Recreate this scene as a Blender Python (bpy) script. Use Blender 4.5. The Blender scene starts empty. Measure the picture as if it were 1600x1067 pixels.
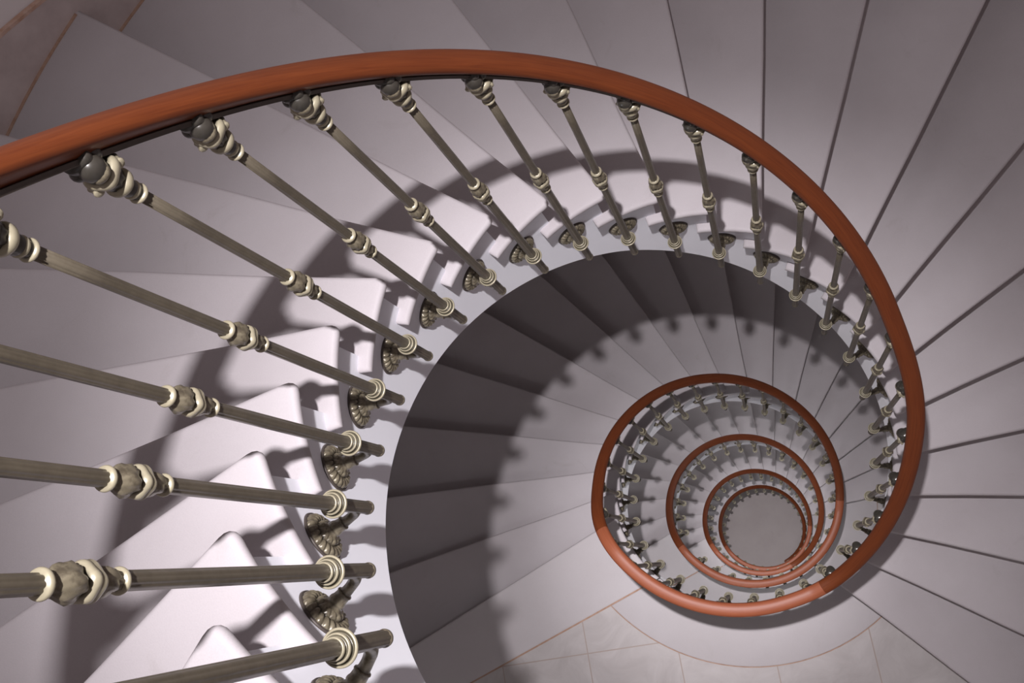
import bpy, bmesh, math, random
from mathutils import Vector, Matrix
random.seed(7)
C = bpy.context.scene.collection
R = math.radians
PI = math.pi

# ------------------------------------------------------------------ dimensions (metres, degrees)
H = 0.17                 # riser height
DA = 12.53               # angle of one step
R_TREAD = 0.639          # well-side end of the treads
R_STR = 0.668            # well-side face of the stringer
R_WALL = 2.155           # round stair wall
R_BAL = 0.575            # baluster axis
R_LAND = 0.588           # baluster axis on the landings
OFF = -0.138             # nosing lines pass this far beside the axis
Z0 = 0.199               # top of step 0
PHI0 = 236.97            # direction of nosing 0
def nose_inner(phi): return phi - 12.5
T_TH = 0.024             # tread thickness
# ------------------------------------------------------------------ node helpers
def nd(nt, t, **kw):
    n = nt.nodes.new(t)
    for k, v in kw.items():
        if k in n.inputs: n.inputs[k].default_value = v
        else: setattr(n, k, v)
    return n
def mat(name, col, rough=.6, metal=0, spec=.5, coat=0, noise=None, bump=None, col2=None, scale=4, contrast=(.35, .65), stretch=None, coord='Object', crevice_shade=False):
    m = bpy.data.materials.new(name); m.use_nodes = True
    nt = m.node_tree; b = nt.nodes['Principled BSDF']; L = nt.links.new
    b.inputs['Base Color'].default_value = (*col, 1); b.inputs['Roughness'].default_value = rough
    b.inputs['Metallic'].default_value = metal; b.inputs['Specular IOR Level'].default_value = spec
    b.inputs['Coat Weight'].default_value = coat; b.inputs['Coat Roughness'].default_value = .15
    tc = nd(nt, 'ShaderNodeTexCoord'); src = tc.outputs[coord]
    if stretch:
        mp = nd(nt, 'ShaderNodeMapping'); mp.inputs['Scale'].default_value = stretch; L(src, mp.inputs[0]); src = mp.outputs[0]
    if col2:
        n1 = nd(nt, 'ShaderNodeTexNoise', Scale=scale, Detail=6.0, Roughness=.6); L(src, n1.inputs['Vector'])
        cr = nd(nt, 'ShaderNodeValToRGB'); cr.color_ramp.elements[0].position = contrast[0]; cr.color_ramp.elements[1].position = contrast[1]
        cr.color_ramp.elements[0].color = (*col, 1); cr.color_ramp.elements[1].color = (*col2, 1)
        L(n1.outputs['Fac'], cr.inputs[0]); L(cr.outputs[0], b.inputs['Base Color'])
    if crevice_shade:  # occlusion shade of the crevices, multiplied into the base colour
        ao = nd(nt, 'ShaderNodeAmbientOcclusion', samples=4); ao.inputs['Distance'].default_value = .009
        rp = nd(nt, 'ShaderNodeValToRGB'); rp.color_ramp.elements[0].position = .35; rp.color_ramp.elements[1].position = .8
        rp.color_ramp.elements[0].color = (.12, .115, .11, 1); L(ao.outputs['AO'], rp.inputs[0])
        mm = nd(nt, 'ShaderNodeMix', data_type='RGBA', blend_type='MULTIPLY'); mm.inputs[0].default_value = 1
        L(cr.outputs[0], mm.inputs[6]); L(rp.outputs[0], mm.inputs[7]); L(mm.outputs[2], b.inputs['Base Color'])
    if bump:
        n2 = nd(nt, 'ShaderNodeTexNoise', Scale=bump[0], Detail=4.0); L(src, n2.inputs['Vector'])
        bp = nd(nt, 'ShaderNodeBump', Strength=bump[1], Distance=bump[2]); L(n2.outputs['Fac'], bp.inputs['Height']); L(bp.outputs[0], b.inputs['Normal'])
    return m

def stone(name, c1, c2, stain, fine=.06):
    """worn limestone: broad cloudy tone, faint streaks, small stains and a fine grain"""
    m = bpy.data.materials.new(name); m.use_nodes = True
    nt = m.node_tree; b = nt.nodes['Principled BSDF']; L = nt.links.new
    b.inputs['Roughness'].default_value = .62; b.inputs['Specular IOR Level'].default_value = .3
    g = nd(nt, 'ShaderNodeNewGeometry'); tc = nd(nt, 'ShaderNodeTexCoord'); oi = nd(nt, 'ShaderNodeObjectInfo')
    n1 = nd(nt, 'ShaderNodeTexNoise', Scale=1.6, Detail=7.0, Roughness=.62); L(g.outputs['Position'], n1.inputs['Vector'])
    cr = nd(nt, 'ShaderNodeValToRGB'); e = cr.color_ramp.elements
    e[0].position = .3; e[1].position = .7; e[0].color = (*c1, 1); e[1].color = (*c2, 1); L(n1.outputs['Fac'], cr.inputs[0])
    n2 = nd(nt, 'ShaderNodeTexNoise', Scale=3.7, Detail=8.0, Roughness=.7, Distortion=1.2); L(g.outputs['Position'], n2.inputs['Vector'])
    c2r = nd(nt, 'ShaderNodeValToRGB'); e = c2r.color_ramp.elements; e[0].position = .60; e[1].position = .78; e[0].color = (0, 0, 0, 1); e[1].color = (.55, .55, .55, 1)
    L(n2.outputs['Fac'], c2r.inputs[0])
    mx = nd(nt, 'ShaderNodeMix', data_type='RGBA'); L(c2r.outputs[0], mx.inputs[0]); L(cr.outputs[0], mx.inputs[6]); mx.inputs[7].default_value = (*stain, 1)
    # a slightly different tone for each slab
    mr = nd(nt, 'ShaderNodeMapRange'); mr.inputs[3].default_value = .95; mr.inputs[4].default_value = 1.05; L(oi.outputs['Random'], mr.inputs[0])
    n3 = nd(nt, 'ShaderNodeTexNoise', Scale=420.0, Detail=2.0); L(g.outputs['Position'], n3.inputs['Vector'])
    mr2 = nd(nt, 'ShaderNodeMapRange'); mr2.inputs[3].default_value = 1 - fine; mr2.inputs[4].default_value = 1 + fine; L(n3.outputs['Fac'], mr2.inputs[0])
    mu = nd(nt, 'ShaderNodeMath', operation='MULTIPLY'); L(mr.outputs[0], mu.inputs[0]); L(mr2.outputs[0], mu.inputs[1])
    vm = nd(nt, 'ShaderNodeVectorMath', operation='SCALE'); L(mx.outputs[2], vm.inputs[0]); L(mu.outputs[0], vm.inputs['Scale'])
    L(vm.outputs[0], b.inputs['Base Color'])
    bp = nd(nt, 'ShaderNodeBump', Strength=.15, Distance=.001); L(n3.outputs['Fac'], bp.inputs['Height']); L(bp.outputs[0], b.inputs['Normal'])
    return m

def tiles(name, c1, c2, joint, size, ang, w=.0032):
    m = bpy.data.materials.new(name); m.use_nodes = True
    nt = m.node_tree; b = nt.nodes['Principled BSDF']; L = nt.links.new
    b.inputs['Roughness'].default_value = .6
    g = nd(nt, 'ShaderNodeNewGeometry')
    mp = nd(nt, 'ShaderNodeMapping'); mp.inputs['Rotation'].default_value = (0, 0, -R(ang)); L(g.outputs['Position'], mp.inputs[0])
    ad = nd(nt, 'ShaderNodeVectorMath', operation='ADD'); ad.inputs[1].default_value = (20 * size + .895, 20 * size + .722, 0); L(mp.outputs[0], ad.inputs[0])
    br = nd(nt, 'ShaderNodeTexBrick', offset=0.0); br.inputs['Scale'].default_value = 1; br.inputs['Mortar Size'].default_value = w; br.inputs['Mortar Smooth'].default_value = .3
    br.inputs['Brick Width'].default_value = size; br.inputs['Row Height'].default_value = size; br.inputs['Mortar'].default_value = (*joint, 1)
    L(ad.outputs[0], br.inputs['Vector'])
    n1 = nd(nt, 'ShaderNodeTexNoise', Scale=5.0, Detail=8.0, Roughness=.65, Distortion=1.0); L(g.outputs['Position'], n1.inputs['Vector'])
    cr = nd(nt, 'ShaderNodeValToRGB'); e = cr.color_ramp.elements; e[0].position = .35; e[1].position = .65; e[0].color = (*c1, 1); e[1].color = (*c2, 1)
    L(n1.outputs['Fac'], cr.inputs[0]); L(cr.outputs[0], br.inputs['Color1']); L(cr.outputs[0], br.inputs['Color2'])
    L(br.outputs['Color'], b.inputs['Base Color'])
    return m

def wood(name, c1, c2, rough=.5, coat=.10):
    """varnished wood; the grain follows the rail through its UV map"""
    m = bpy.data.materials.new(name); m.use_nodes = True
    nt = m.node_tree; b = nt.nodes['Principled BSDF']; L = nt.links.new
    b.inputs['Roughness'].default_value = rough; b.inputs['Specular IOR Level'].default_value = .3; b.inputs['Coat Weight'].default_value = coat; b.inputs['Coat Roughness'].default_value = .38
    uv = nd(nt, 'ShaderNodeUVMap'); mp = nd(nt, 'ShaderNodeMapping'); mp.inputs['Scale'].default_value = (3, 16, 1); L(uv.outputs[0], mp.inputs[0])
    n1 = nd(nt, 'ShaderNodeTexNoise', Scale=2.5, Detail=8.0, Roughness=.6, Distortion=.6); L(mp.outputs[0], n1.inputs['Vector'])
    cr = nd(nt, 'ShaderNodeValToRGB'); e = cr.color_ramp.elements; e[0].position = .3; e[1].position = .72; e[0].color = (*c1, 1); e[1].color = (*c2, 1)
    L(n1.outputs['Fac'], cr.inputs[0]); L(cr.outputs[0], b.inputs['Base Color'])
    return m

def sheen(m, w):
    b = m.node_tree.nodes['Principled BSDF']; b.inputs['Sheen Weight'].default_value = w; b.inputs['Sheen Roughness'].default_value = .5; return m
M = dict(
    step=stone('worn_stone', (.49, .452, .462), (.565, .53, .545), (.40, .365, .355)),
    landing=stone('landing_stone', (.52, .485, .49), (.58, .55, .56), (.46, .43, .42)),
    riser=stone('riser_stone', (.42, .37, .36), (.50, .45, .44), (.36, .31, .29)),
    stringer=mat('stringer_paint', (.82, .83, .92), .5, col2=(.86, .87, .95), scale=3, bump=(10, .15, .003)),
    soffit=mat('soffit_plaster', (.55, .53, .53), .8, col2=(.6, .58, .58), scale=2),
    wall=mat('wall_plaster', (.72, .65, .64), .85, col2=(.78, .71, .70), scale=2.2, bump=(40, .2, .002)),
    skirt=mat('skirting_paint', (.50, .415, .40), .6, col2=(.62, .53, .51), scale=9, bump=(30, .3, .002)),
    skirt_edge=mat('skirting_worn_edge', (.50, .30, .21), .7, col2=(.66, .48, .40), scale=30),
    joint=mat('orange_mortar', (.40, .245, .17), .8, col2=(.50, .34, .26), scale=30),
    tile=tiles('landing_tiles', (.47, .435, .425), (.565, .53, .52), (.42, .345, .305), .44, 9.5),
    ground=stone('ground_stone', (.40, .35, .34), (.46, .41, .40), (.37, .32, .31)),
    iron=mat('bronze_paint', (.125, .106, .074), .40, metal=.25, spec=.5, coat=.2, col2=(.155, .132, .094), scale=60),
    iron_light=mat('pale_bronze_paint', (.40, .36, .25), .36, metal=.15, spec=.5, coat=.25, col2=(.34, .305, .21), scale=80, crevice_shade=True),
    iron_dark=mat('dark_bronze_paint', (.040, .036, .029), .33, metal=.2, spec=.5, coat=.3, col2=(.058, .052, .042), scale=60),
    iron_leaf=mat('worn_bronze_paint', (.23, .20, .135), .38, metal=.25, spec=.5, coat=.25, col2=(.12, .10, .068), scale=90, contrast=(.42, .62), crevice_shade=True),
    strap=mat('dark_rail_strap', (.075, .06, .05), .5, metal=.2),
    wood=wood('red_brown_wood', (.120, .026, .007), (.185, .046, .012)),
    wood_copper=wood('copper_brown_wood', (.25, .068, .030), (.33, .10, .045), .5, .16),  # paler copper tone used for the landing rail pieces
)

sheen(M['stringer'], .7)
# ------------------------------------------------------------------ mesh helpers
def link(name, bm, m, parent=None, smooth=True, mods=()):
    me = bpy.data.meshes.new(name); bmesh.ops.recalc_face_normals(bm, faces=bm.faces); bm.to_mesh(me); bm.free()
    for x in (m if isinstance(m, (list, tuple)) else [m]): me.materials.append(x)
    if smooth:
        for p in me.polygons: p.use_smooth = True
    o = bpy.data.objects.new(name, me); C.objects.link(o)
    if parent is not None: o.parent = parent
    return o
def tag(o, label=None, cat=None, group=None, kind=None):
    if label: o['label'] = label
    if cat: o['category'] = cat
    if group: o['group'] = group
    if kind: o['kind'] = kind
    return o
def bevel(o, w, s=3, ang=40):
    b = o.modifiers.new('edge', 'BEVEL'); b.width = w; b.segments = s; b.limit_method = 'ANGLE'; b.angle_limit = R(ang); b.harden_normals = True; b.use_clamp_overlap = False
    return o
def dup(o, parent=None):
    c = o.copy(); C.objects.link(c)
    if parent is not None: c.parent = parent
    for ch in list(o.children): dup(ch, c)
    return c
def extrude_poly(bm, pts, z0, z1):
    """solid slab from a plan outline (list of (x, y))"""
    lo = [bm.verts.new((x, y, z0)) for x, y in pts]; hi = [bm.verts.new((x, y, z1)) for x, y in pts]
    n = len(pts); bm.faces.new(hi); bm.faces.new(lo[::-1])
    for i in range(n): bm.faces.new((lo[i], lo[(i + 1) % n], hi[(i + 1) % n], hi[i]))
def extrude_round(bm, pts, z0, z1, r, n=5):
    """slab whose rim is rounded above and below: stacked outlines, each a little inset"""
    q = []
    for p in pts:
        if not q or math.hypot(p[0] - q[-1][0], p[1] - q[-1][1]) > 1e-4: q.append(p)
    if math.hypot(q[0][0] - q[-1][0], q[0][1] - q[-1][1]) < 1e-4: q.pop()
    pts = q; N = len(pts)
    area = sum(pts[i][0] * pts[(i + 1) % N][1] - pts[(i + 1) % N][0] * pts[i][1] for i in range(N)); sg = 1 if area > 0 else -1
    off = []
    for i in range(N):
        a, b, c = Vector(pts[i - 1]), Vector(pts[i]), Vector(pts[(i + 1) % N])
        d1, d2 = (b - a).normalized(), (c - b).normalized()
        n1, n2 = Vector((-d1.y, d1.x)) * sg, Vector((-d2.y, d2.x)) * sg
        m = (n1 + n2); m = m.normalized() if m.length > 1e-6 else n1
        off.append(m / max(.45, m.dot(n1)))
    prof = [(r * (1 - math.cos(t)), z1 - r + r * math.sin(t)) for t in [PI / 2 * k / n for k in range(n + 1)]]
    prof = [(o, z0 + z1 - z) for o, z in prof[::-1]] + prof
    if abs((z1 - z0) - 2 * r) < 1e-5: prof.pop(n)
    rings = [[bm.verts.new((pts[i][0] + off[i].x * o, pts[i][1] + off[i].y * o, z)) for i in range(N)] for o, z in prof]
    for a, b in zip(rings, rings[1:]):
        for i in range(N): bm.faces.new((a[i], a[(i + 1) % N], b[(i + 1) % N], b[i]))
    bm.faces.new(rings[0][::-1]); bm.faces.new(rings[-1])
def lathe(bm, prof, seg=32, mod=None, M4=None, cap=True):
    """revolve (r, z) pairs; mod(angle, i) scales the radius"""
    rings = []
    for i, (r, z) in enumerate(prof):
        ring = []
        for s in range(seg):
            a = 2 * PI * s / seg; q = r * (mod(a, i) if mod else 1)
            p = Vector((q * math.cos(a), q * math.sin(a), z))
            if M4: p = M4 @ p
            ring.append(bm.verts.new(p))
        rings.append(ring)
    for a, b in zip(rings, rings[1:]):
        for s in range(seg): bm.faces.new((a[s], a[(s + 1) % seg], b[(s + 1) % seg], b[s]))
    if cap:
        bm.faces.new(rings[0][::-1]); bm.faces.new(rings[-1])
def tube(bm, pts, rad, seg=16, flat=None):
    """tube along points with one radius per point; flat = (sideways, upright) scale pairs"""
    pts = [Vector(p) for p in pts]; rings = []
    for i, p in enumerate(pts):
        t = (pts[min(i + 1, len(pts) - 1)] - pts[max(i - 1, 0)]).normalized()
        s = Vector((0, 1, 0)); n = t.cross(s).normalized()
        fs, fn = flat[i] if flat else (1, 1)
        rings.append([bm.verts.new(p + s * (rad[i] * fs * math.cos(2 * PI * k / seg)) + n * (rad[i] * fn * math.sin(2 * PI * k / seg))) for k in range(seg)])
    for a, b in zip(rings, rings[1:]):
        for k in range(seg): bm.faces.new((a[k], a[(k + 1) % seg], b[(k + 1) % seg], b[k]))
    bm.faces.new(rings[0][::-1]); bm.faces.new(rings[-1])
def pol(r, a): return (r * math.cos(R(a)), r * math.sin(R(a)))
def on_line(phi, off, r):
    """point at radius r of the line with direction phi that passes off to the left of the axis"""
    t = math.sqrt(r * r - off * off); c, s = math.cos(R(phi)), math.sin(R(phi))
    return (c * t - s * off, s * t + c * off)
def ang_of(p): return math.degrees(math.atan2(p[1], p[0]))
def arc(r, a0, a1, n): return [pol(r, a0 + (a1 - a0) * i / n) for i in range(n + 1)]
def line_ang(phi, off, r): return phi + math.degrees(math.asin(off / r))

# ------------------------------------------------------------------ steps: one tread mesh for the nosing direction 0
def round_corner(P, A, B, r, n=5):
    """replace corner P (between A and B) by a small arc"""
    P, A, B = Vector((*P, 0)), Vector((*A, 0)), Vector((*B, 0))
    a = P + (A - P).normalized() * r; b = P + (B - P).normalized() * r
    out = []
    for i in range(n + 1):
        t = i / n; q = a * (1 - t) ** 2 + P * (2 * t * (1 - t)) + b * t * t
        out.append((q.x, q.y))
    return out
def tread_outline():
    ai = line_ang(0, OFF, R_TREAD); P = on_line(0, OFF, R_TREAD); outer = on_line(0, OFF, R_WALL)
    rin = R_STR + .006
    back_phi = DA; boff = OFF + .040
    pts = [pol(R_TREAD, ai + 18.4 - (18.4 - 3.2) * i / 16) for i in range(17)]            # well-side end, coming down to the nosing corner
    pts += round_corner(P, pts[-1], outer, .026)
    # nosing line out to the wall, very slightly bowed by wear
    pts += [on_line(0, OFF + .003 * math.sin(PI * min(1, (r - .68) / .5)) , r) for r in (.70, .78, .9, 1.05, 1.25, 1.5)]
    pts.append(outer)
    ao, bo = ang_of(outer), line_ang(back_phi, boff, R_WALL)
    pts += arc(R_WALL, ao, bo, 6)[1:]
    q = line_ang(back_phi, boff, rin)
    pts.append(on_line(back_phi, boff, rin))
    pts += arc(rin, q, ai + 18.6, 2)[1:]
    return pts
def make_tread(name='stone_step'):
    bm = bmesh.new(); extrude_round(bm, tread_outline(), -T_TH, 0, .0105)
    return link(name, bm, M['step'])
def make_riser():
    bm = bmesh.new()
    o1, o2 = OFF + .034, OFF + .064
    pts = [on_line(0, o1, R_STR + .012), on_line(0, o1, R_WALL), on_line(0, o2, R_WALL), on_line(0, o2, R_STR + .012)]
    extrude_poly(bm, pts, -H, -T_TH + .002)
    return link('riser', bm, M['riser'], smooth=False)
proto = make_tread(); rs = make_riser(); rs.parent = proto
bm = bmesh.new()
wa0, wa1 = line_ang(0, OFF, R_WALL), line_ang(DA, OFF + .040, R_WALL)
extrude_poly(bm, arc(R_WALL - .026, wa0 + .35, wa1, 8) + arc(R_WALL - .015, wa1, wa0 + .35, 8), -.004, .0035)
link('mortar_joint', bm, M['joint'], proto, smooth=False)
ORD = ['', 'first', 'second', 'third', 'fourth', 'fifth', 'sixth', 'seventh', 'eighth', 'ninth', 'tenth', 'eleventh', 'twelfth', 'thirteenth', 'fourteenth', 'fifteenth', 'sixteenth', 'seventeenth', 'eighteenth', 'nineteenth', 'twentieth', 'twenty-first', 'twenty-second', 'twenty-third', 'twenty-fourth', 'twenty-fifth', 'twenty-sixth', 'twenty-seventh', 'twenty-eighth']
steps = []          # (nosing direction, z) of every riser line, for the stringer
first = [True]
def place_step(phi, z, label, group):
    if first[0]: o = proto; first[0] = False
    else: o = dup(proto)
    o.location = (0, 0, z); o.rotation_euler = (0, 0, R(phi))
    tag(o, label, 'step', group); steps.append((phi, z)); return o
# flights: (name, nosing direction of the first step below the upper landing, its height, number of steps)
LANDA = 210.95 - 360      # direction of the landings' own nosing (-149.05)
FL = []
K1 = range(-3, 23)
for k in K1:
    place_step(PHI0 - DA * k, Z0 - H * k,
               'pale worn stone step of the top flight, %s above the upper landing' % ORD[23 - k], 'stone steps of the top flight')
zL = [Z0 - H * 23]
flights = [('second flight', 16, 'upper landing', 'second landing down'), ('third flight', 20, 'second landing down', 'third landing down'),
           ('fourth flight', 16, 'third landing down', 'fourth landing down'), ('lowest flight', 20, 'fourth landing down', 'ground floor')]
for f, (nm, n, up, dn) in enumerate(flights):
    for j in range(1, n + 1):
        place_step(LANDA - DA * j - 360 * f, zL[f] - H * j, 'grey stone step of the %s, %s below the %s' % (nm, ORD[j], up), 'stone steps of the ' + nm)
    zL.append(zL[f] - H * (n + 1))
Z_GROUND = zL[-1]

# ------------------------------------------------------------------ landings
land_start = [PHI0 - DA * 22, LANDA - DA * 16, LANDA - DA * 20 - 360, LANDA - DA * 16 - 720]   # direction of the last nosing above each landing
land_nm = ['upper landing', 'second landing down', 'third landing down', 'fourth landing down']
for i in range(4):
    z = zL[i]; base = -360 * i; ph_n = LANDA + base; ph_s = land_start[i]
    while ph_s < ph_n: ph_s += 360
    while ph_s > ph_n + 360: ph_s -= 360
    # 1 stone slab that carries the nosing
    jphi, joff = -151.6 + base, .245
    P = on_line(ph_n, OFF, R_TREAD); outer = on_line(ph_n, OFF, R_WALL)
    a0 = line_ang(jphi, joff, R_TREAD)
    pts = arc(R_TREAD, a0 , line_ang(ph_n, OFF, R_TREAD) + 3.2, 14)
    pts += round_corner(P, pts[-1], outer, .020) + [outer]
    pts += arc(R_WALL, line_ang(ph_n, OFF, R_WALL), line_ang(jphi, joff, R_WALL), 6)[1:]
    bm = bmesh.new(); extrude_round(bm, pts, -T_TH, 0, .0105); o = link('landing_slab', bm, M['landing']); o.location.z = z
    tag(o, 'long stone nosing slab at the lower edge of the ' + land_nm[i], 'slab')
    # riser below the slab
    o1, o2 = OFF + .034, OFF + .064
    bm = bmesh.new(); extrude_poly(bm, [on_line(ph_n, q, r) for q, r in ((o1, R_STR + .012), (o1, R_WALL), (o2, R_WALL), (o2, R_STR + .012))], -H, -T_TH + .002)
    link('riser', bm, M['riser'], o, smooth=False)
    # 2 curved kerb along the well
    g = .002
    sphi, soff = ph_s, OFF + .055
    jo = joff + 2 * g
    a_in0, a_in1 = line_ang(jphi, jo, R_TREAD), line_ang(sphi, soff, R_TREAD) + 4.5
    RC = .90
    a_o0, a_o1 = line_ang(jphi, jo, RC), line_ang(sphi, soff, RC)
    pts = arc(R_TREAD, a_in0, a_in1, 30) + [on_line(sphi, soff, R_STR + .02)] + arc(RC, a_o1, a_o0, 30)
    bm = bmesh.new(); extrude_round(bm, pts, -T_TH, 0, .004, 3); o = link('landing_kerb', bm, M['landing']); o.location.z = z
    tag(o, 'smooth curved stone kerb beside the well on the ' + land_nm[i], 'kerb')
    # 3 tiled floor
    pts = arc(RC + 2 * g, line_ang(jphi, jo, RC), line_ang(sphi, soff, RC + .01), 30) + arc(R_WALL, line_ang(sphi, soff, R_WALL), line_ang(jphi, jo, R_WALL), 24)
    bm = bmesh.new(); extrude_poly(bm, pts, -T_TH, 0); o = link('floor', bm, M['tile'], smooth=False); o.location.z = z
    tag(o, kind='structure')
    # 4 mortar bed that shows in the joints
    pts = arc(R_STR + .01, line_ang(ph_n, OFF + .08, R_STR + .01), line_ang(sphi, soff, R_STR), 30) + arc(R_WALL, line_ang(sphi, soff, R_WALL), line_ang(ph_n, OFF + .08, R_WALL), 24)
    bm = bmesh.new(); extrude_poly(bm, pts, -T_TH - .03, -.003)
    o = link('floor', bm, M['joint'], smooth=False); o.location.z = z; tag(o, kind='structure')

# ------------------------------------------------------------------ line of the balusters: height of the base ring along the unrolled angle
A0 = 224.4
def ring_z(A):
    """height of the baluster's ring for the unrolled angle A (falls clockwise)"""
    if A > -51.7: return -H * (A0 - A) / 12.55
    seq = [(-3.75, -149.0, 0), (zL[1] - .04, -509.0, 1), (zL[2] - .04, -869.0, 2), (zL[3] - .04, -1229.0, 3)]
    for i, (zl, end, n) in enumerate(seq):
        if A >= end: return max(zl, _flight(A, i)) if i else zl
    return max(_flight(A, 4), Z_GROUND - .03)
def _flight(A, i):
    zs = [-3.75, zL[1] - .04, zL[2] - .04, zL[3] - .04][i - 1]
    return zs - H * ((-149.0 - 360 * (i - 1)) - A) / DA
def rail_z(A):
    s = 0; n = 0
    for q in range(-4, 5): s += ring_z(A + q * 2.5); n += 1
    return s / n + 1.06
def rail_r(A):
    def sm(x): x = max(0, min(1, x)); return x * x * (3 - 2 * x)
    if A > 30: return R_BAL
    if A > -50: return R_BAL + .022 * sm((30 - A) / 30)
    if A > -75: return R_BAL + .022 - .009 * sm((-50 - A) / 25)
    if A > -150: return R_LAND
    if A > -175: return R_LAND - .013 * sm((-150 - A) / 25)
    m = (A + 360 * 10) % 360    # deeper landings
    return R_BAL + (.013 if 205 < m < 345 else 0) * 0 + 0

# stringers ---------------------------------------------------------
def bottom_z(A):
    """lower edge of the stringer"""
    tab = [(-9999, -.415), (-30, -.415), (30, -.462), (60, -.462), (115, -.395), (165, -.400), (215, -.420), (400, -.420)]
    for (a0, d0), (a1, d1) in zip(tab, tab[1:]):
        if a0 <= A <= a1: d = d0 + (d1 - d0) * (A - a0) / (a1 - a0)
    return sum(ring_z(A + q * 3) for q in range(-3, 4)) / 7 + d
def top_z(A):
    """underside of the stonework that covers the stringer at A"""
    best = None
    for phi, z in allsteps:
        a = phi - 12.5 + 3.0
        if a <= A and (best is None or a > best[0]): best = (a, z)
    return best[1] - T_TH if best else None
allsteps = [(p, z) for p, z in steps] + [(LANDA - 360 * i, zL[i]) for i in range(4)]
def seg_stringer(Astart, Aend, label, parts):
    bm = bmesh.new(); n = int((Astart - Aend) * 2); cols = []
    th = .06
    edges = sorted([p - 12.5 + 3.0 for p, z in allsteps if Aend < p - 9.5 < Astart], reverse=True)
    As = sorted(set([round(Astart + (Aend - Astart) * i / n, 3) for i in range(n + 1)]), reverse=True)
    As = [a for a in As if all(abs(a - e) > .15 for e in edges)]
    items = [(a, top_z(a)) for a in As] + [(e, top_z(e + .05)) for e in edges] + [(e - .001, top_z(e - .05)) for e in edges]
    items = sorted([it for it in items if it[1] is not None], key=lambda x: -x[0])
    for a, zt in items:
        zb = bottom_z(a)
        if zb < Z_GROUND: zb = Z_GROUND
        if zt < zb + .01: zt = zb + .01
        c, s = math.cos(R(a)), math.sin(R(a))
        cols.append([bm.verts.new((r * c, r * s, z)) for r, z in ((R_STR, zb), (R_STR, zt), (R_STR + th, zt), (R_STR + th, zb))])
    for p, q in zip(cols, cols[1:]):
        for i in range(4):
            bm.faces.new((p[i], q[i], q[(i + 1) % 4], p[(i + 1) % 4]))
    bm.faces.new(cols[0]); bm.faces.new(cols[-1][::-1])
    o = link('stair_stringer', bm, M['stringer'], smooth=False); tag(o, label, 'stringer')
    for p in o.data.polygons: p.use_smooth = True
    e = o.modifiers.new('es', 'EDGE_SPLIT'); e.split_angle = R(30)
    # soffit under the steps
    bm = bmesh.new(); prev = None; n2 = int((Astart - Aend) / 3)
    for i in range(n2 + 1):
        a = Astart + (Aend - Astart) * i / n2; zb = max(bottom_z(a) + .004, Z_GROUND - .002); c, s = math.cos(R(a)), math.sin(R(a))
        row = [bm.verts.new((r * c, r * s, z)) for r, z in ((R_STR + .03, zb), (1.4, zb), (R_WALL, zb), (R_WALL, zb + .03), (1.4, zb + .03), (R_STR + .03, zb + .03))]
        if prev:
            for j in range(6): bm.faces.new((prev[j], row[j], row[(j + 1) % 6], prev[(j + 1) % 6]))
        else: bm.faces.new(row)
        prev = row
    bm.faces.new(prev[::-1])
    link('soffit', bm, M['soffit'], o)
seg_stringer(PHI0 - 9.5 + 3 * DA, -509, 'lavender white stringer face carrying the top and second flights around the well', None)
seg_stringer(-509, -1490, 'lavender white stringer face of the flights deep down the well', None)

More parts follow.
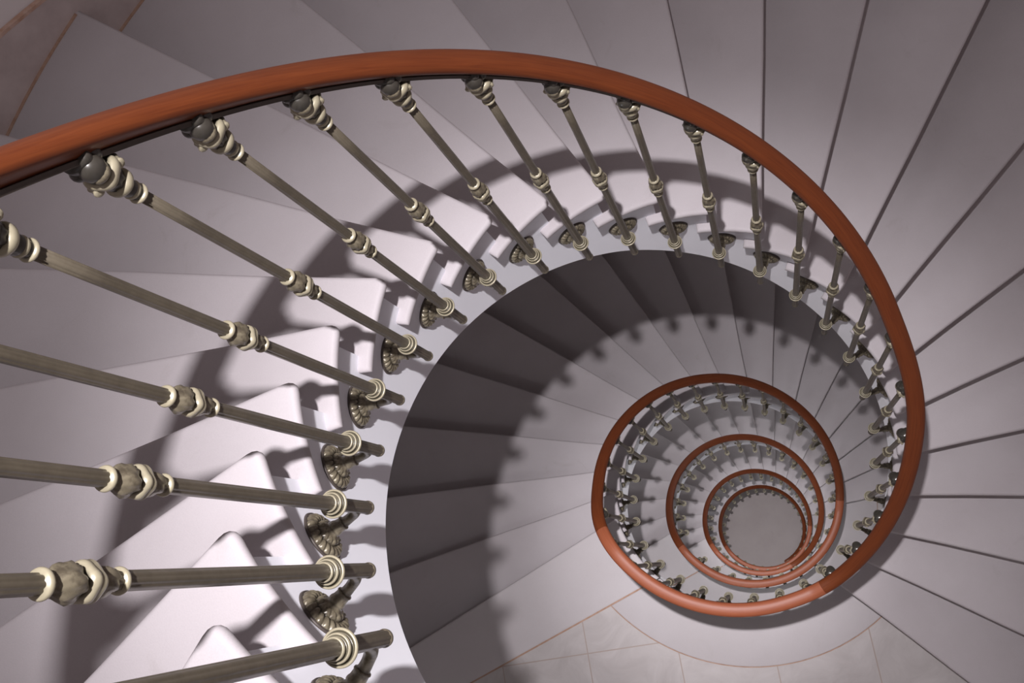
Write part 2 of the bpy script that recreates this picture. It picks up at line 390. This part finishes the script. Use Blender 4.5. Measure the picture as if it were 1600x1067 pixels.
# ------------------------------------------------------------------ balusters
Rr = .0100
def flute(a, amp=.10, n=8): return 1 - amp * (0.5 - 0.5 * math.cos(n * a)) ** 2
def leaf(n, amp, ph=0): return lambda a, i: 1 + amp * math.sin(n * a + ph + i * 1.3) * math.sin(i * 1.1 + .4)
def torus_prof(rc, zc, rr, n=7): return [(rc + rr * math.sin(PI * i / (n - 1)), zc + rr * math.cos(PI * i / (n - 1))) for i in range(n)][::-1]
def make_baluster():
    root = bpy.data.objects.new('iron_baluster', None); C.objects.link(root); root.empty_display_size = .05
    # shaft: fluted, slightly tapered, closed below by a rounded button
    bm = bmesh.new()
    zs = [-.138, -.136, -.05, .0, .2, .41, .60, .8, .915]
    lathe(bm, [(.0108 - .0022 * max(0, z) / .9, z) for z in zs], 64, lambda a, i: flute(a))
    lathe(bm, [(.004, -.147), (.0085, -.1465), (.0112, -.144), (.0118, -.1405), (.0110, -.1375), (.006, -.136)], 32)
    link('shaft', bm, M['iron'], root)
    # ring at the foot: three stepped rolls
    bm = bmesh.new()
    prof = [(.006, -.014), (.0185, -.014), (.0212, -.0128), (.0226, -.0105), (.0224, -.0080), (.0208, -.0066), (.0190, -.0072), (.0180, -.0090), (.0148, -.0088)]
    prof += [(.0150, -.0050), (.0168, -.0040), (.0176, -.0018), (.0170, .0006), (.0156, .0014), (.0144, .0002), (.0116, -.0004)]
    prof += [(.0118, .0034), (.0132, .0044), (.0138, .0066), (.0131, .0088), (.0118, .0094), (.0106, .0084), (.0080, .0084)]
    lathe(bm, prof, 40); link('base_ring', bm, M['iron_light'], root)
    # middle collar
    col = bpy.data.objects.new('collar', None)
    bm = bmesh.new()
    bulb = [(.0088, .524), (.0088, .520), (.0115, .516), (.0148, .510), (.0168, .502), (.0166, .495), (.0150, .490), (.0105, .487), (.0100, .484)]
    lathe(bm, bulb, 48, lambda a, i: 1 + .10 * math.sin(4 * a + i * .9) + .05 * math.sin(9 * a - i * 1.7))
    bulb2 = [(.0100, .469), (.0100, .465), (.0130, .461), (.0136, .454), (.0126, .446), (.0100, .440), (.0088, .436)]
    lathe(bm, bulb2, 48, lambda a, i: 1 + .12 * math.sin(5 * a + i * 1.1))
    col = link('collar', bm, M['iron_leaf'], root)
    bm = bmesh.new()
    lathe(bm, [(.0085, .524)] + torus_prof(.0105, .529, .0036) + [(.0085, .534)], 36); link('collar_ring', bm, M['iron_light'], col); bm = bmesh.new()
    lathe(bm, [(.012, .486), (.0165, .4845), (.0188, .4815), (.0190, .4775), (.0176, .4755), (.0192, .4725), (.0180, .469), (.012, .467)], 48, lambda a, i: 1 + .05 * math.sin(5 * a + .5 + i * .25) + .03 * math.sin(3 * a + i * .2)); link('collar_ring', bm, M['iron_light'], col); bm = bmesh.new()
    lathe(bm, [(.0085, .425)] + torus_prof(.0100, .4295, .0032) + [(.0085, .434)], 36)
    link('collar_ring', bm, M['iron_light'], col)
    # capital under the rail
    bm = bmesh.new()
    lathe(bm, [(.0095, .915), (.0105, .921), (.0100, .926), (.0120, .934), (.0125, .942), (.0120, .948), (.0140, .953), (.0145, .962), (.0165, .970), (.0175, .977)], 40, lambda a, i: 1 + (.06 * math.sin(8 * a) if i > 4 else 0))
    lathe(bm, [(.014, .985), (.0165, .994), (.0175, 1.006), (.0165, 1.02), (.0190, 1.030), (.0190, 1.038)], 40, lambda a, i: 1 + .10 * math.cos(4 * a))
    for a, rb_, q_ in ((R(150), .0172, .0100), (R(330), .0172, .0100), (R(60), .0108, .0135), (R(240), .0108, .0135)):      # round bosses above the scrolls
        bmesh.ops.create_uvsphere(bm, u_segments=16, v_segments=10, radius=rb_, matrix=Matrix.Translation((q_ * math.cos(a), q_ * math.sin(a), 1.013)) @ Matrix.Diagonal((1, 1, 1.05, 1)))
    cap = link('capital', bm, M['iron_dark'], root)
    bm = bmesh.new()
    bm.free()
    for a in (R(150), R(330)):
        bm = bmesh.new()
        bmesh.ops.create_uvsphere(bm, u_segments=20, v_segments=12, radius=.0120, matrix=Matrix.Translation((.0195 * math.cos(a), .0195 * math.sin(a), 1.0035)) @ Matrix.Rotation(a, 4, 'Z') @ Matrix.Rotation(-.45, 4, 'Y') @ Matrix.Diagonal((.72, 1.05, .66, 1)))
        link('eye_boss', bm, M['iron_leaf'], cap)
    bm = bmesh.new()
    lathe(bm, [(.0085, .911)] + torus_prof(.0105, .9155, .0032) + [(.0085, .920)], 36)
    lathe(bm, [(.009, .924), (.0120, .926), (.0128, .929), (.0118, .932), (.009, .934)], 36)
    lathe(bm, [(.011, .944), (.0160, .946), (.0185, .950), (.0188, .955), (.0172, .959), (.012, .961)], 40)
    lathe(bm, [(.012, .974), (.0200, .976), (.0232, .981), (.0238, .986), (.0225, .9905), (.0185, .993), (.012, .993)], 48, lambda a, i: 1 + .06 * math.cos(4 * a + PI))
    for a in (R(60), R(240)):                                             # scrolls at the two sides of the band
        m4 = Matrix.Translation((.0205 * math.cos(a), .0205 * math.sin(a), .977)) @ Matrix.Rotation(a, 4, 'Z') @ Matrix.Rotation(PI / 2, 4, 'X')
        lathe(bm, [(.002, -.0085), (.0060, -.0085), (.0075, -.006), (.0062, -.003), (.0062, .003), (.0075, .006), (.0060, .0085), (.002, .0085)], 20, None, m4)
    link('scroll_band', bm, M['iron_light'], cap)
    return root
def make_bracket(root, dr):
    """arm and rosette that tie the baluster to the stringer, dr = distance from the axis to the stringer face"""
    bm = bmesh.new()
    zc = -.135
    ctrl = [((.001, 0, -.060), .0050), ((.003, 0, -.085), .0082), ((.008, 0, -.106), .0096), ((.018, 0, -.123), .0092), ((.032, 0, -.132), .0084), ((.046, 0, zc), .0092), ((dr - .030, 0, zc), .0110)]
    pts, rad = [], []
    for i in range(len(ctrl) - 1):
        p0, p1, p2, p3 = ((Vector(ctrl[max(0, min(len(ctrl) - 1, q))][0]), ctrl[max(0, min(len(ctrl) - 1, q))][1]) for q in (i - 1, i, i + 1, i + 2))
        for q in range(4):
            t = q / 4; w = (-.5 * t + t * t - .5 * t ** 3, 1 - 2.5 * t * t + 1.5 * t ** 3, .5 * t + 2 * t * t - 1.5 * t ** 3, -.5 * t * t + .5 * t ** 3)
            pts.append(p0[0] * w[0] + p1[0] * w[1] + p2[0] * w[2] + p3[0] * w[3]); rad.append(p0[1] * w[0] + p1[1] * w[1] + p2[1] * w[2] + p3[1] * w[3])
    pts.append(Vector(ctrl[-1][0])); rad.append(ctrl[-1][1])
    tube(bm, pts, rad, 18)
    mx = Matrix.Translation((dr, 0, zc)) @ Matrix.Rotation(-PI / 2, 4, 'Y')       # local +z -> towards the well
    lathe(bm, [(.0080, .048), (.0118, .0475), (.0124, .0455), (.0112, .0435), (.0118, .036), (.0135, .032), (.0138, .029), (.0125, .0265), (.0150, .0235), (.0190, .0215), (.0205, .018)], 32, None, mx)
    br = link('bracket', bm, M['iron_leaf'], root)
    # rosette: ring of curled fluted petals around a smaller inner ring, on a dark back plate
    bm = bmesh.new(); seg = 240; n = 20
    prof = [(.0430, .000, 0), (.0452, .003, .6), (.0455, .0065, .9), (.0440, .0105, 1), (.041, .0135, 1), (.037, .0155, 1), (.033, .0160, 1), (.029, .0150, .9), (.0265, .0125, .4), (.0258, .0140, .3), (.0255, .0175, .6), (.0235, .0205, .8), (.0205, .0225, .8), (.017, .0225, .6), (.014, .022, .2), (.012, .022, 0)]
    rings = []
    for i, (r, h, w) in enumerate(prof):
        ring = []
        m = n if r > .026 else 12
        for s in range(seg):
            a = 2 * PI * s / seg; tw = a + (.044 - r) * 9
            k = abs(math.cos(m * tw / 2)) ** 1.2
            q = r * (1 - .045 * w * (1 - k)); hh = h - .0042 * w * (1 - k) ** 1.5
            ring.append(bm.verts.new(mx @ Vector((q * math.cos(a), q * math.sin(a) * .94, hh))))
        rings.append(ring)
    for a, b in zip(rings, rings[1:]):
        for s in range(seg): bm.faces.new((a[s], a[(s + 1) % seg], b[(s + 1) % seg], b[s]))
    bm.faces.new(rings[-1])
    link('rosette', bm, M['iron_leaf'], br)
    bm = bmesh.new(); lathe(bm, [(.046, -.002), (.0475, .002), (.046, .005), (.03, .005)], 48, None, mx); link('back_plate', bm, M['strap'], br)
bal = make_baluster(); make_bracket(bal, R_STR - R_BAL)
bal2 = dup(bal)                      # landing type: stands a little closer to the stone, so its bracket is shorter
for ch in list(bal2.children):
    if ch.name.startswith('bracket'):
        for g in list(ch.children): bpy.data.objects.remove(g)
        bpy.data.objects.remove(ch)
make_bracket(bal2, R_STR - R_LAND)
used = {0: False, 1: False}
def place_bal(A, z, kind, label, group, r=None):
    src = bal2 if kind else bal
    if not used[kind]: o = src; used[kind] = True
    else: o = dup(src)
    r = r or (R_LAND if kind else R_BAL)
    o.location = (*pol(r, A), z); o.rotation_euler = (0, 0, R(A)); tag(o, label, 'baluster', group)
    return o
for k in range(-3, 23):
    A = A0 - 12.55 * k
    place_bal(A, -H * k, 0, 'bronze iron baluster of the top flight, %s above the copper brown landing rail' % ORD[23 - k], 'iron balusters of the top flight')
for i in range(8):
    place_bal(-62.0 - 11.83 * i, -3.75, 1, 'bronze iron baluster on the upper landing, %s from the top flight end' % ORD[i + 1], 'iron balusters of the upper landing')
def flight_bals(f, n, nm):
    zs = ring_z(-149.0 - 360 * f)
    for j in range(n):
        A = -157.7 - 12.53 * j - 360 * f
        place_bal(A, ring_z(A), 0, 'bronze iron baluster of the %s, %s below its upper landing' % (nm, ORD[j + 1]), 'iron balusters of the ' + nm)
flight_bals(0, 16, 'second flight')
for i in range(12):
    place_bal(-358.3 - 12.2 * i - 0, zL[1] - .04, 0, 'bronze iron baluster on the second landing down, %s from the second flight' % ORD[i + 1], 'iron balusters of the second landing')
flight_bals(1, 20, 'third flight')
for i in range(8):
    place_bal(-62.0 - 11.83 * i - 720, zL[2] - .04, 0, 'small bronze baluster on the third landing down, %s from the third flight' % ORD[i + 1], 'iron balusters of the third landing')
flight_bals(2, 16, 'fourth flight')
for i in range(12):
    place_bal(-358.3 - 12.2 * i - 720, zL[3] - .04, 0, 'small bronze baluster on the fourth landing down, %s from the fourth flight' % ORD[i + 1], 'iron balusters of the fourth landing')
flight_bals(3, 21, 'lowest flight')

# ------------------------------------------------------------------ handrail, one piece per flight and per landing
def rail_piece(name, A1, A2, m, label, endcap=False):
    n = max(8, int((A1 - A2) / 1.5)); seg = 28
    def P(A): r = rail_r(A); return Vector((*pol(r, A), rail_z(A)))
    # section: rounded top, flatter underside, small ogee shoulders
    sec = []
    for s in range(seg):
        a = 2 * PI * s / seg; x = math.cos(a); y = math.sin(a)
        ex = .80
        u = math.copysign(abs(x) ** ex, x) * .0265; v = math.copysign(abs(y) ** ex, y) * (.0195 if y > 0 else .0195)
        if v < 0: u *= 1 - .55 * (-v / .0195)
        sec.append((u, v))
    per = [0]
    for s in range(seg): per.append(per[-1] + math.hypot(sec[(s + 1) % seg][0] - sec[s][0], sec[(s + 1) % seg][1] - sec[s][1]))
    bm = bmesh.new(); uvl = bm.loops.layers.uv.new('UVMap'); rings = []; lens = []; acc = 0; prev = None
    bs = bmesh.new(); srings = []
    for i in range(n + 1):
        A = A1 + (A2 - A1) * i / n; p = P(A); t = (P(A - .3) - P(A + .3)).normalized()
        side = Vector((*pol(1, A), 0)); side = (side - t * side.dot(t)).normalized(); up = side.cross(t); up = up if up.z > 0 else -up
        if prev is not None: acc += (p - prev).length
        prev = p; lens.append(acc)
        k = 1.0
        if endcap and i > n - 4: k = (1.0, .97, .88, .6)[i - (n - 3)]
        rings.append([bm.verts.new(p + side * u * k + up * v * k) for u, v in sec])
        srings.append([bs.verts.new(p + side * u + up * v) for u, v in ((-.0135, -.0165), (.0135, -.0165), (.0135, -.0235), (-.0135, -.0235))])
    for i in range(n):
        for s in range(seg):
            f = bm.faces.new((rings[i][s], rings[i][(s + 1) % seg], rings[i + 1][(s + 1) % seg], rings[i + 1][s]))
            for lp, (a, b) in zip(f.loops, ((lens[i], per[s]), (lens[i], per[s + 1]), (lens[i + 1], per[s + 1]), (lens[i + 1], per[s]))): lp[uvl].uv = (a, b * 6)
        for s in range(4): bs.faces.new((srings[i][s], srings[i][(s + 1) % 4], srings[i + 1][(s + 1) % 4], srings[i + 1][s]))
    bm.faces.new(rings[0][::-1]); bm.faces.new(rings[-1]); bs.faces.new(srings[0][::-1]); bs.faces.new(srings[-1])
    o = link(name, bm, m); tag(o, label, 'handrail')
    e = o.modifiers.new('es', 'EDGE_SPLIT'); e.split_angle = R(60)
    link('iron_strap', bs, M['strap'], o, smooth=False)
g = .06
rail_piece('wooden_handrail', 262, -57.3 + g, M['wood'], 'thick red brown wooden handrail sweeping along the top flight')
rail_piece('wooden_handrail', -57.3, -150.5 + g, M['wood_copper'], 'glossy copper brown handrail piece along the upper landing')
rail_piece('wooden_handrail', -150.5, -363.5 + g, M['wood'], 'red brown wooden handrail ring of the second flight')
rail_piece('wooden_handrail', -363.5, -504 + g, M['wood_copper'], 'copper brown handrail piece along the second landing down')
rail_piece('wooden_handrail', -504, -780 + g, M['wood'], 'dark red brown handrail ring of the third flight')
rail_piece('wooden_handrail', -780, -869 + g, M['wood_copper'], 'small copper brown handrail piece along the third landing down')
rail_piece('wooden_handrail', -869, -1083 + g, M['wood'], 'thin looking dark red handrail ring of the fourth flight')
rail_piece('wooden_handrail', -1083, -1229 + g, M['wood_copper'], 'thin looking copper brown handrail piece along the fourth landing down')
rail_piece('wooden_handrail', -1229, -1504, M['wood'], 'innermost red brown handrail ring ending above the ground floor', True)

# ------------------------------------------------------------------ room shell
bm = bmesh.new(); n = 128; top = 4.6
lo = [bm.verts.new((*pol(R_WALL, 360 * i / n), Z_GROUND - .05)) for i in range(n)]; hi = [bm.verts.new((*pol(R_WALL, 360 * i / n), top)) for i in range(n)]
lo2 = [bm.verts.new((*pol(R_WALL + .2, 360 * i / n), Z_GROUND - .05)) for i in range(n)]; hi2 = [bm.verts.new((*pol(R_WALL + .2, 360 * i / n), top)) for i in range(n)]
for i in range(n):
    j = (i + 1) % n
    bm.faces.new((lo[i], hi[i], hi[j], lo[j])); bm.faces.new((lo2[i], lo2[j], hi2[j], hi2[i])); bm.faces.new((hi[i], hi2[i], hi2[j], hi[j])); bm.faces.new((lo[i], lo[j], lo2[j], lo2[i]))
tag(link('wall_round', bm, M['wall']), kind='structure')
bm = bmesh.new(); extrude_poly(bm, [pol(R_WALL + .2, 3 * i) for i in range(120)], Z_GROUND - .2, Z_GROUND)
tag(link('floor', bm, M['ground'], smooth=False), kind='structure')
# skirting board that climbs the wall above the steps of the top flight
def skirting(name, A1, A2, zf, mat_):
    bm = bmesh.new(); prev = None; n = int((A1 - A2) / 2)
    for i in range(n + 1):
        a = A1 + (A2 - A1) * i / n; zt = zf(a)
        row = [bm.verts.new((*pol(r, a), z)) for r, z in ((R_WALL - .017, zt - .62), (R_WALL - .017, zt - .006), (R_WALL - .012, zt), (R_WALL + .001, zt), (R_WALL + .001, zt - .62))]
        if prev:
            for j in range(5): bm.faces.new((prev[j], row[j], row[(j + 1) % 5], prev[(j + 1) % 5]))
        else: bm.faces.new(row)
        prev = row
    bm.faces.new(prev[::-1])
    o = link(name, bm, mat_, smooth=False); tag(o, kind='structure'); return o
def sk_z(A):   # top edge of the board: just above the nosing corners at the wall
    k = (PHI0 - 3.7 - A) / DA
    return Z0 - H * k + .105
skirting('baseboard_round', 262, -40, sk_z, M['skirt'])
bm = bmesh.new(); prev = None
for i in range(152):
    a = 262 - 2 * i; zt = sk_z(a)
    row = [bm.verts.new((*pol(r, a), z)) for r, z in ((R_WALL - .0185, zt - .010), (R_WALL - .0185, zt + .001), (R_WALL - .006, zt + .004), (R_WALL - .006, zt - .010))]
    if prev:
        for j in range(4): bm.faces.new((prev[j], row[j], row[(j + 1) % 4], prev[(j + 1) % 4]))
    prev = row
tag(link('trim_1', bm, M['skirt_edge'], smooth=False), kind='structure')

# ------------------------------------------------------------------ camera
cd = bpy.data.cameras.new('camera'); cam = bpy.data.objects.new('camera', cd); C.objects.link(cam)
cd.sensor_width = 36; cd.lens = 1521.7894 * 36 / 1600; cd.clip_start = .02; cd.clip_end = 60
cam.matrix_world = Matrix(((0.96595425, 0.05493374, 0.25281348, 0.17064), (0, 0.97719699, -0.21233473, -0.37758), (-0.25871291, 0.20510564, 0.9439276, 1.21768), (0, 0, 0, 1)))
bpy.context.scene.camera = cam

# ------------------------------------------------------------------ light
def lamp(kind, name, loc, e, col, **kw):
    l = bpy.data.lights.new(name, kind); l.energy = e; l.color = col
    for k, v in kw.items(): setattr(l, k, v)
    o = bpy.data.objects.new(name, l); C.objects.link(o); o.location = loc; return o
LX, LY, LZ = .007, -.044, 2.16
WARM = (1, .95, .99)
lamp('POINT', 'stair_lamp', (LX, LY, LZ), 45, WARM, shadow_soft_size=.035)
for half, e, tilt, az in ((38, 112, 0, 0), (22, 255, 6, -165), (18, 255, 0, 0), (9.5, 600, 3, -130), (4.5, 3200, 0, 0)):      # one reflector lamp: its beam gets stronger towards the middle
    o = lamp('SPOT', 'stair_lamp_beam', (LX, LY, LZ), e, WARM, shadow_soft_size=.035, spot_size=R(2 * half), spot_blend=1.0)
    o.rotation_euler = Vector((math.sin(R(tilt)) * math.cos(R(az)), math.sin(R(tilt)) * math.sin(R(az)), -math.cos(R(tilt)))).to_track_quat('-Z', 'Y').to_euler()
# unseen fill lights added under the landings and flights to brighten the lower levels
for i in range(4):
    dz = zL[i] - zL[0]
    lamp('POINT', 'floor_fill_light', (*pol(1.6, -100), -4.45 + dz), (20 if i == 0 else 32), (.93, .97, 1), shadow_soft_size=.25)
    if i: lamp('POINT', 'flight_fill_light', (*pol(1.6, 80), -3.25 + dz), 9, (.93, .97, 1), shadow_soft_size=.25)
lamp('POINT', 'landing_lamp_light', (*pol(1.75, -138), -1.0), 10, (.93, .97, 1), shadow_soft_size=.12)
w = bpy.data.worlds.new('world'); bpy.context.scene.world = w; w.use_nodes = True
w.node_tree.nodes['Background'].inputs[0].default_value = (.85, .90, 1, 1); w.node_tree.nodes['Background'].inputs[1].default_value = .035
vs = bpy.context.scene.view_settings; vs.view_transform = 'Standard'; vs.look = 'None'; vs.exposure = 0
